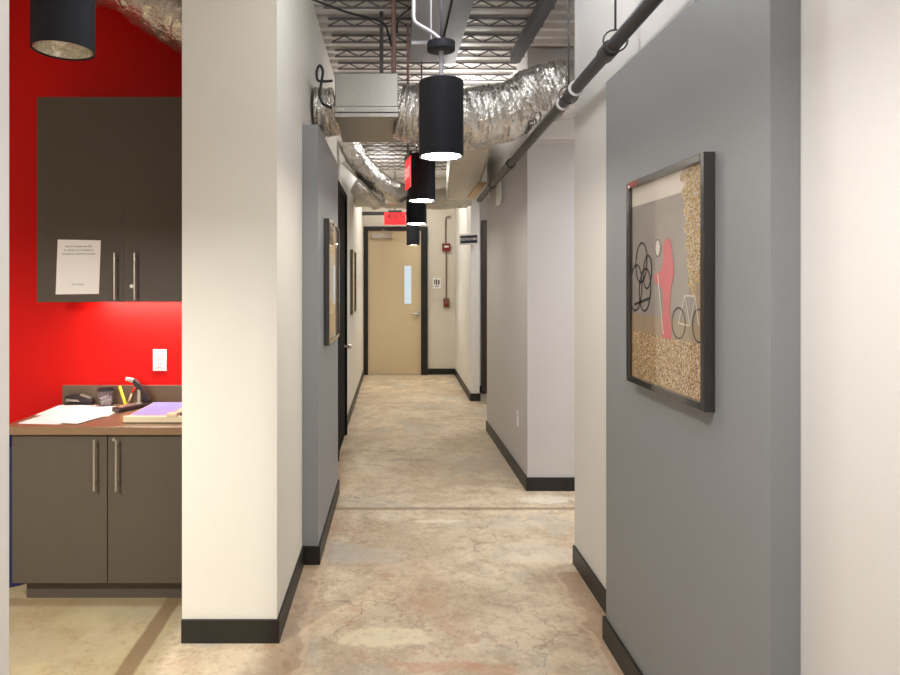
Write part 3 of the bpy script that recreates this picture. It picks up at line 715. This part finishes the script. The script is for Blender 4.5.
# paper notice (its square code is left out)
n = MB(); n.prism_axis([(-1.738,3.3885,1.50),(-1.512,3.3885,1.503),(-1.502,3.3885,1.783),(-1.727,3.3885,1.787)], [(-1.738,3.3893,1.50),(-1.512,3.3893,1.503),(-1.502,3.3893,1.783),(-1.727,3.3893,1.787)])
n = n.build('paper_notice', M['paper'], label='white paper notice taped to the left door of the wall cabinet', cat='notice')
fr = face_rot((1,0,.0))
text_obj('lettering', 'Use the management QR\nto submit your maintenance\nrequests for repairs and service', .0135, (-1.618, 3.388, 1.732), fr, M['ink'], n, .0001)
text_obj('caption', 'scan to submit', .011, (-1.622, 3.388, 1.553), fr, M['ink'], n, .0001)

# things on the worktop
def sheet(cx, cy, w, h, rot, z, label):
    MB().box(cx-w/2, cx+w/2, cy-h/2, cy+h/2, z, z+.0012, rot=rot).build('paper_sheet', M['paper'], label=label, cat='paper', group='loose papers on the worktop')
sheet(-1.70, 3.33, .216, .30, -.10, CT+.0005, 'white paper sheet at the front left of the worktop')
sheet(-1.60, 3.48, .29, .28, .06, CT+.0018, 'white paper sheet in front of the pen cup')
sheet(-1.735, 3.51, .22, .27, .04, CT+.0031, 'white paper sheet in front of the black stapler')
sheet(-1.575, 3.31, .19, .25, -.28, CT+.0044, 'white paper sheet lying askew at the worktop front edge')

t = thing('stapler', 'black desk stapler left of the pen cup on the worktop', 'stapler', (-1.74, 3.66, CT))
MB().box(-1.825, -1.665, 3.645, 3.683, CT, CT+.013, .004).build('stapler_base', M['dark'], t)
MB().prism_axis([(-1.822,3.65,CT+.022),(-1.665,3.65,CT+.014),(-1.665,3.65,CT+.034),(-1.72,3.65,CT+.058),(-1.78,3.65,CT+.063),(-1.822,3.65,CT+.052)],
                [(-1.822,3.68,CT+.022),(-1.665,3.68,CT+.014),(-1.665,3.68,CT+.034),(-1.72,3.68,CT+.058),(-1.78,3.68,CT+.063),(-1.822,3.68,CT+.052)]).build('stapler_arm', M['dark'], t, bevel=.004)
MB().prism_axis([(-1.815,3.647,CT+.026),(-1.735,3.647,CT+.022),(-1.75,3.647,CT+.034),(-1.812,3.647,CT+.04)],[(-1.815,3.651,CT+.026),(-1.735,3.651,CT+.022),(-1.75,3.651,CT+.034),(-1.812,3.651,CT+.04)]).build('staple_track', M['steel'], t)
MB().prism_axis([(-1.735,3.648,CT+.058),(-1.675,3.648,CT+.04),(-1.675,3.648,CT+.046),(-1.735,3.648,CT+.066)],[(-1.735,3.68,CT+.058),(-1.675,3.68,CT+.04),(-1.675,3.68,CT+.046),(-1.735,3.68,CT+.066)]).build('top_plate', M['steel'], t)

cc = (-1.585, 3.645, CT)
t = thing('clip_cup', 'smoky clear cup of white clips between stapler and yellow marker', 'cup', cc)
MB().lathe([(.038,0),(.043,.088),(.040,.088),(.036,.003)], cc, 28, close=False).build('cup_wall', M['smoke'], t)
MB().lathe([(.0435,.086),(.0465,.088),(.0465,.098),(.0435,.099),(.041,.098),(.041,.086)], cc, 28, close=True).build('cup_rim', M['dark'], t)
mb = MB()
for k in range(70):
    a, r = random.uniform(0, 2*PI), .029*math.sqrt(random.random()); z = CT+.008+random.random()*.044
    d_ = Vector((random.uniform(-1,1), random.uniform(-1,1), random.uniform(-.6,.6))).normalized()*.009
    p0 = Vector((cc[0]+r*math.cos(a), cc[1]+r*math.sin(a), z)); mb.tube([p0-d_, p0+d_], .0025, 6)
mb.build('paper_clips', M['plastic'], label='heap of small white clips inside the clear cup', cat='clips', kind='stuff')

MB().tube([(-1.455,3.605,CT+.002+.0),(-1.513,3.652,CT+.108)], .0085, 14).build('highlighter', M['yellow'], label='yellow marker leaning beside the open stapler', cat='marker')
t = thing('utility_knife', 'red tipped tool standing between yellow marker and open stapler', 'tool', (-1.45,3.66,CT))
MB().tube([(-1.476,3.668,CT),(-1.450,3.672,CT+.07)], .006, 10).build('tool_handle', M['beige'], t)
MB().tube([(-1.450,3.672,CT+.07),(-1.437,3.674,CT+.10)], [.009,.007], 10).build('tool_cap', M['redplastic'], t)

# heavy duty stapler standing open
a0, a1 = Vector((-1.455,3.46,0)), Vector((-1.335,3.655,0)); d_ = (a1-a0).normalized(); s_ = Vector((d_.y,-d_.x,0)); mid = (a0+a1)/2
t = thing('heavy_duty_stapler', 'large dark stapler with its arm raised, left of the paper trimmer', 'stapler', (mid.x, mid.y, CT))
MB().obox(mid+Vector((0,0,CT+.013)), d_, s_, (0,0,1), .115, .032, .0125, .005).build('stapler_base', M['dark'], t)
MB().obox(mid-d_*.03+Vector((0,0,CT+.0275)), d_, s_, (0,0,1), .07, .02, .002, .001).build('base_plate', M['steel'], t)
hb = mid+d_*.085
mb = MB(); pts = [hb+Vector((0,0,CT+.03)), hb+Vector((-.012,-.005,CT+.07)), hb+Vector((-.035,-.012,CT+.11)), hb+Vector((-.062,-.02,CT+.145)), hb+Vector((-.095,-.03,CT+.158))]
mb.tube(pts, [.020,.018,.017,.016,.012], 14, sub=0); mb.build('stapler_arm', M['dark'], t)
MB().tube([hb+Vector((-.066,-.03,CT+.150)), hb+Vector((-.102,-.042,CT+.162))], [.014,.010], 12).build('arm_tip', M['steel'], t)
MB().obox(hb+Vector((-.035,-.02,CT+.062)), (1,0,0), (0,1,0), (0,0,1), .008, .006, .038, .001).build('arm_post', M['steel'], t)
MB().tube([hb-s_*.03+Vector((0,0,CT+.034)), hb+s_*.03+Vector((0,0,CT+.034))], .012, 12).build('hinge', M['dark'], t)

t = thing('paper_trimmer', 'lavender topped paper trimmer on the worktop beside the column', 'paper trimmer', (-1.12, 3.40, CT))
MB().box(-1.305, -.935, 3.22, 3.61, CT+.004, CT+.028, .003).build('cutting_board', M['beige'], t)
MB().box(-1.295, -1.09, 3.245, 3.60, CT+.028, CT+.0295).build('grid_surface', M['lavender'], t)
mb = MB()
for k in range(9): mb.box(-1.295+.025*k, -1.2942+.025*k, 3.245, 3.60, CT+.0294, CT+.0298)
for k in range(14): mb.box(-1.295, -1.09, 3.25+.025*k, 3.2508+.025*k, CT+.0294, CT+.0298)
mb.build('grid_lines', M['paper'], t)
MB().box(-1.31, -.93, 3.20, 3.225, CT+.002, CT+.034, .004).build('ruler_rail', M['beige'], t)
MB().box(-1.085, -1.05, 3.20, 3.61, CT+.028, CT+.04, .003).build('cutting_rail', M['beige'], t)
MB().box(-1.045, -.945, 3.23, 3.60, CT+.028, CT+.0296).build('side_surface', M['lavender'], t)
MB().box(-1.095, -1.04, 3.195, 3.235, CT+.03, CT+.05, .005).build('rail_clamp', M['beige'], t)
MB().obox((-1.025,3.405,CT+.045), (0,1,.06), (1,0,0), (0,0,1), .19, .007, .012, .003).build('blade_arm', M['dark'], t)
MB().tube([(-1.03,3.24,CT+.035),(-1.0,3.22,CT+.05)], .012, 12).build('arm_handle', M['dark'], t)
for x in (-1.29, -.95):
    for y in (3.24, 3.59): MB().tube([(x,y,CT),(x,y,CT+.006)], .01, 10).build('rubber_foot', M['dark'], t)
MB().box(-.925, -.905, 3.22, 3.36, CT, CT+.155, .003).build('upright_folder', M['dark'], label='thin dark folder standing upright against the column by the trimmer', cat='folder')

t = thing('recycling_bin', 'navy blue bin standing left of the base cabinet', 'bin', (-2.02, 3.45, 0))
MB().lathe([(.15,.03),(.165,.70),(.16,.70),(.145,.04)], (-1.998,3.46,0), 28).build('bin_body', M['navy'], t)
MB().lathe([(.15,0),(.156,.0),(.158,.03),(.15,.034)], (-1.998,3.46,0), 28).build('bin_foot', M['navy'], t)
MB().lathe([(.163,.69),(.170,.69),(.170,.72),(.163,.72)], (-1.998,3.46,0), 28, close=True).build('bin_rim', M['navy'], t)

# ------------------------------------------------------------------ light
t = thing('strip_light', 'fluorescent strip light on the ceiling at the top edge of the picture', 'light', (.70, 3.46, 3.12))
MB().box(.50, .89, 3.43, 3.53, 3.15, 3.244, .004).build('light_housing', M['plastic'], t)
MB().tube([(.51,3.48,3.135),(.88,3.48,3.135)], .014, 12).build('tube', M['tube'], t)

def area(name, loc, size, power, col, rot=(0,0,0), sy=None, spread=PI):
    l = bpy.data.lights.new(name, 'AREA'); l.energy = power; l.color = col; l.size = size
    if sy: l.shape = 'RECTANGLE'; l.size_y = sy
    l.spread = spread
    o = bpy.data.objects.new(name, l); COL.objects.link(o); o.location = loc; o.rotation_euler = rot; return o
def point(name, loc, power, col, r=.12):
    l = bpy.data.lights.new(name, 'POINT'); l.energy = power; l.color = col; l.shadow_soft_size = r
    o = bpy.data.objects.new(name, l); COL.objects.link(o); o.location = loc; return o
area('overhead_fill', (0, .7, 3.15), 1.2, 20, (1, .985, .965), sy=2.2)  # unseen diffuse fill without a fixture, stands for ceiling lamps overhead
area('pendant_light', (.22, 1.1, 2.14), .16, 10, (1, .975, .94))
area('pendant_light', (.22, -.75, 2.14), .16, 9, (1, .975, .94))
point('deck_fill', (.28, 2.6, 3.0), 15, (.97, .98, 1))  # these unseen points have no fixture, added to brighten the deck
point('deck_fill', (.62, 5.6, 3.05), 14, (1, .98, .95))
point('deck_fill', (-.1, 9.0, 3.05), 7, (1, .98, .95))
area('kitchen_pendant_light', (-1.77, 1.25, 1.86), .12, 66, (1, .965, .87))
area('kitchen_fill', (-2.6, .4, 3.15), 1.5, 10, (1, .94, .82), sy=1.5)  # unseen ambient fill for the kitchen, no fixture built
area('side_hall_fill', (2.6, 4.23, 2.6), .5, 34, (1, .985, .99), sy=.7)  # unseen fill without a fixture, raised to lighten the gray wall
area('alcove_fill', (1.7, 7.3, 2.7), .4, 18, (1, .97, .92))  # added fill without a fixture, placed to reach the restroom sign
area('far_end_fill', (.3, 9.6, 3.2), .7, 20, (1, .95, .85), sy=.8)  # added fill without a fixture, brightens the corridor's far end
w = bpy.data.worlds.new('world'); SC.world = w; w.use_nodes = True
w.node_tree.nodes['Background'].inputs[0].default_value = (.9, .92, 1, 1)
w.node_tree.nodes['Background'].inputs[1].default_value = .3

# ------------------------------------------------------------------ camera
cam = bpy.data.cameras.new('camera'); co = bpy.data.objects.new('camera', cam); COL.objects.link(co)
co.location = (0, 0, EYE); co.rotation_euler = (PI/2, 0, 0)
cam.sensor_width = 36; cam.lens = 648/900*36; cam.shift_x = (450-388)/900; cam.shift_y = -(337.5-282)/900; cam.clip_start = .05
SC.camera = co
vs = SC.view_settings; vs.view_transform = 'Standard'; vs.look = 'None'; vs.exposure = .35; vs.gamma = 1; vs.use_curve_mapping = False
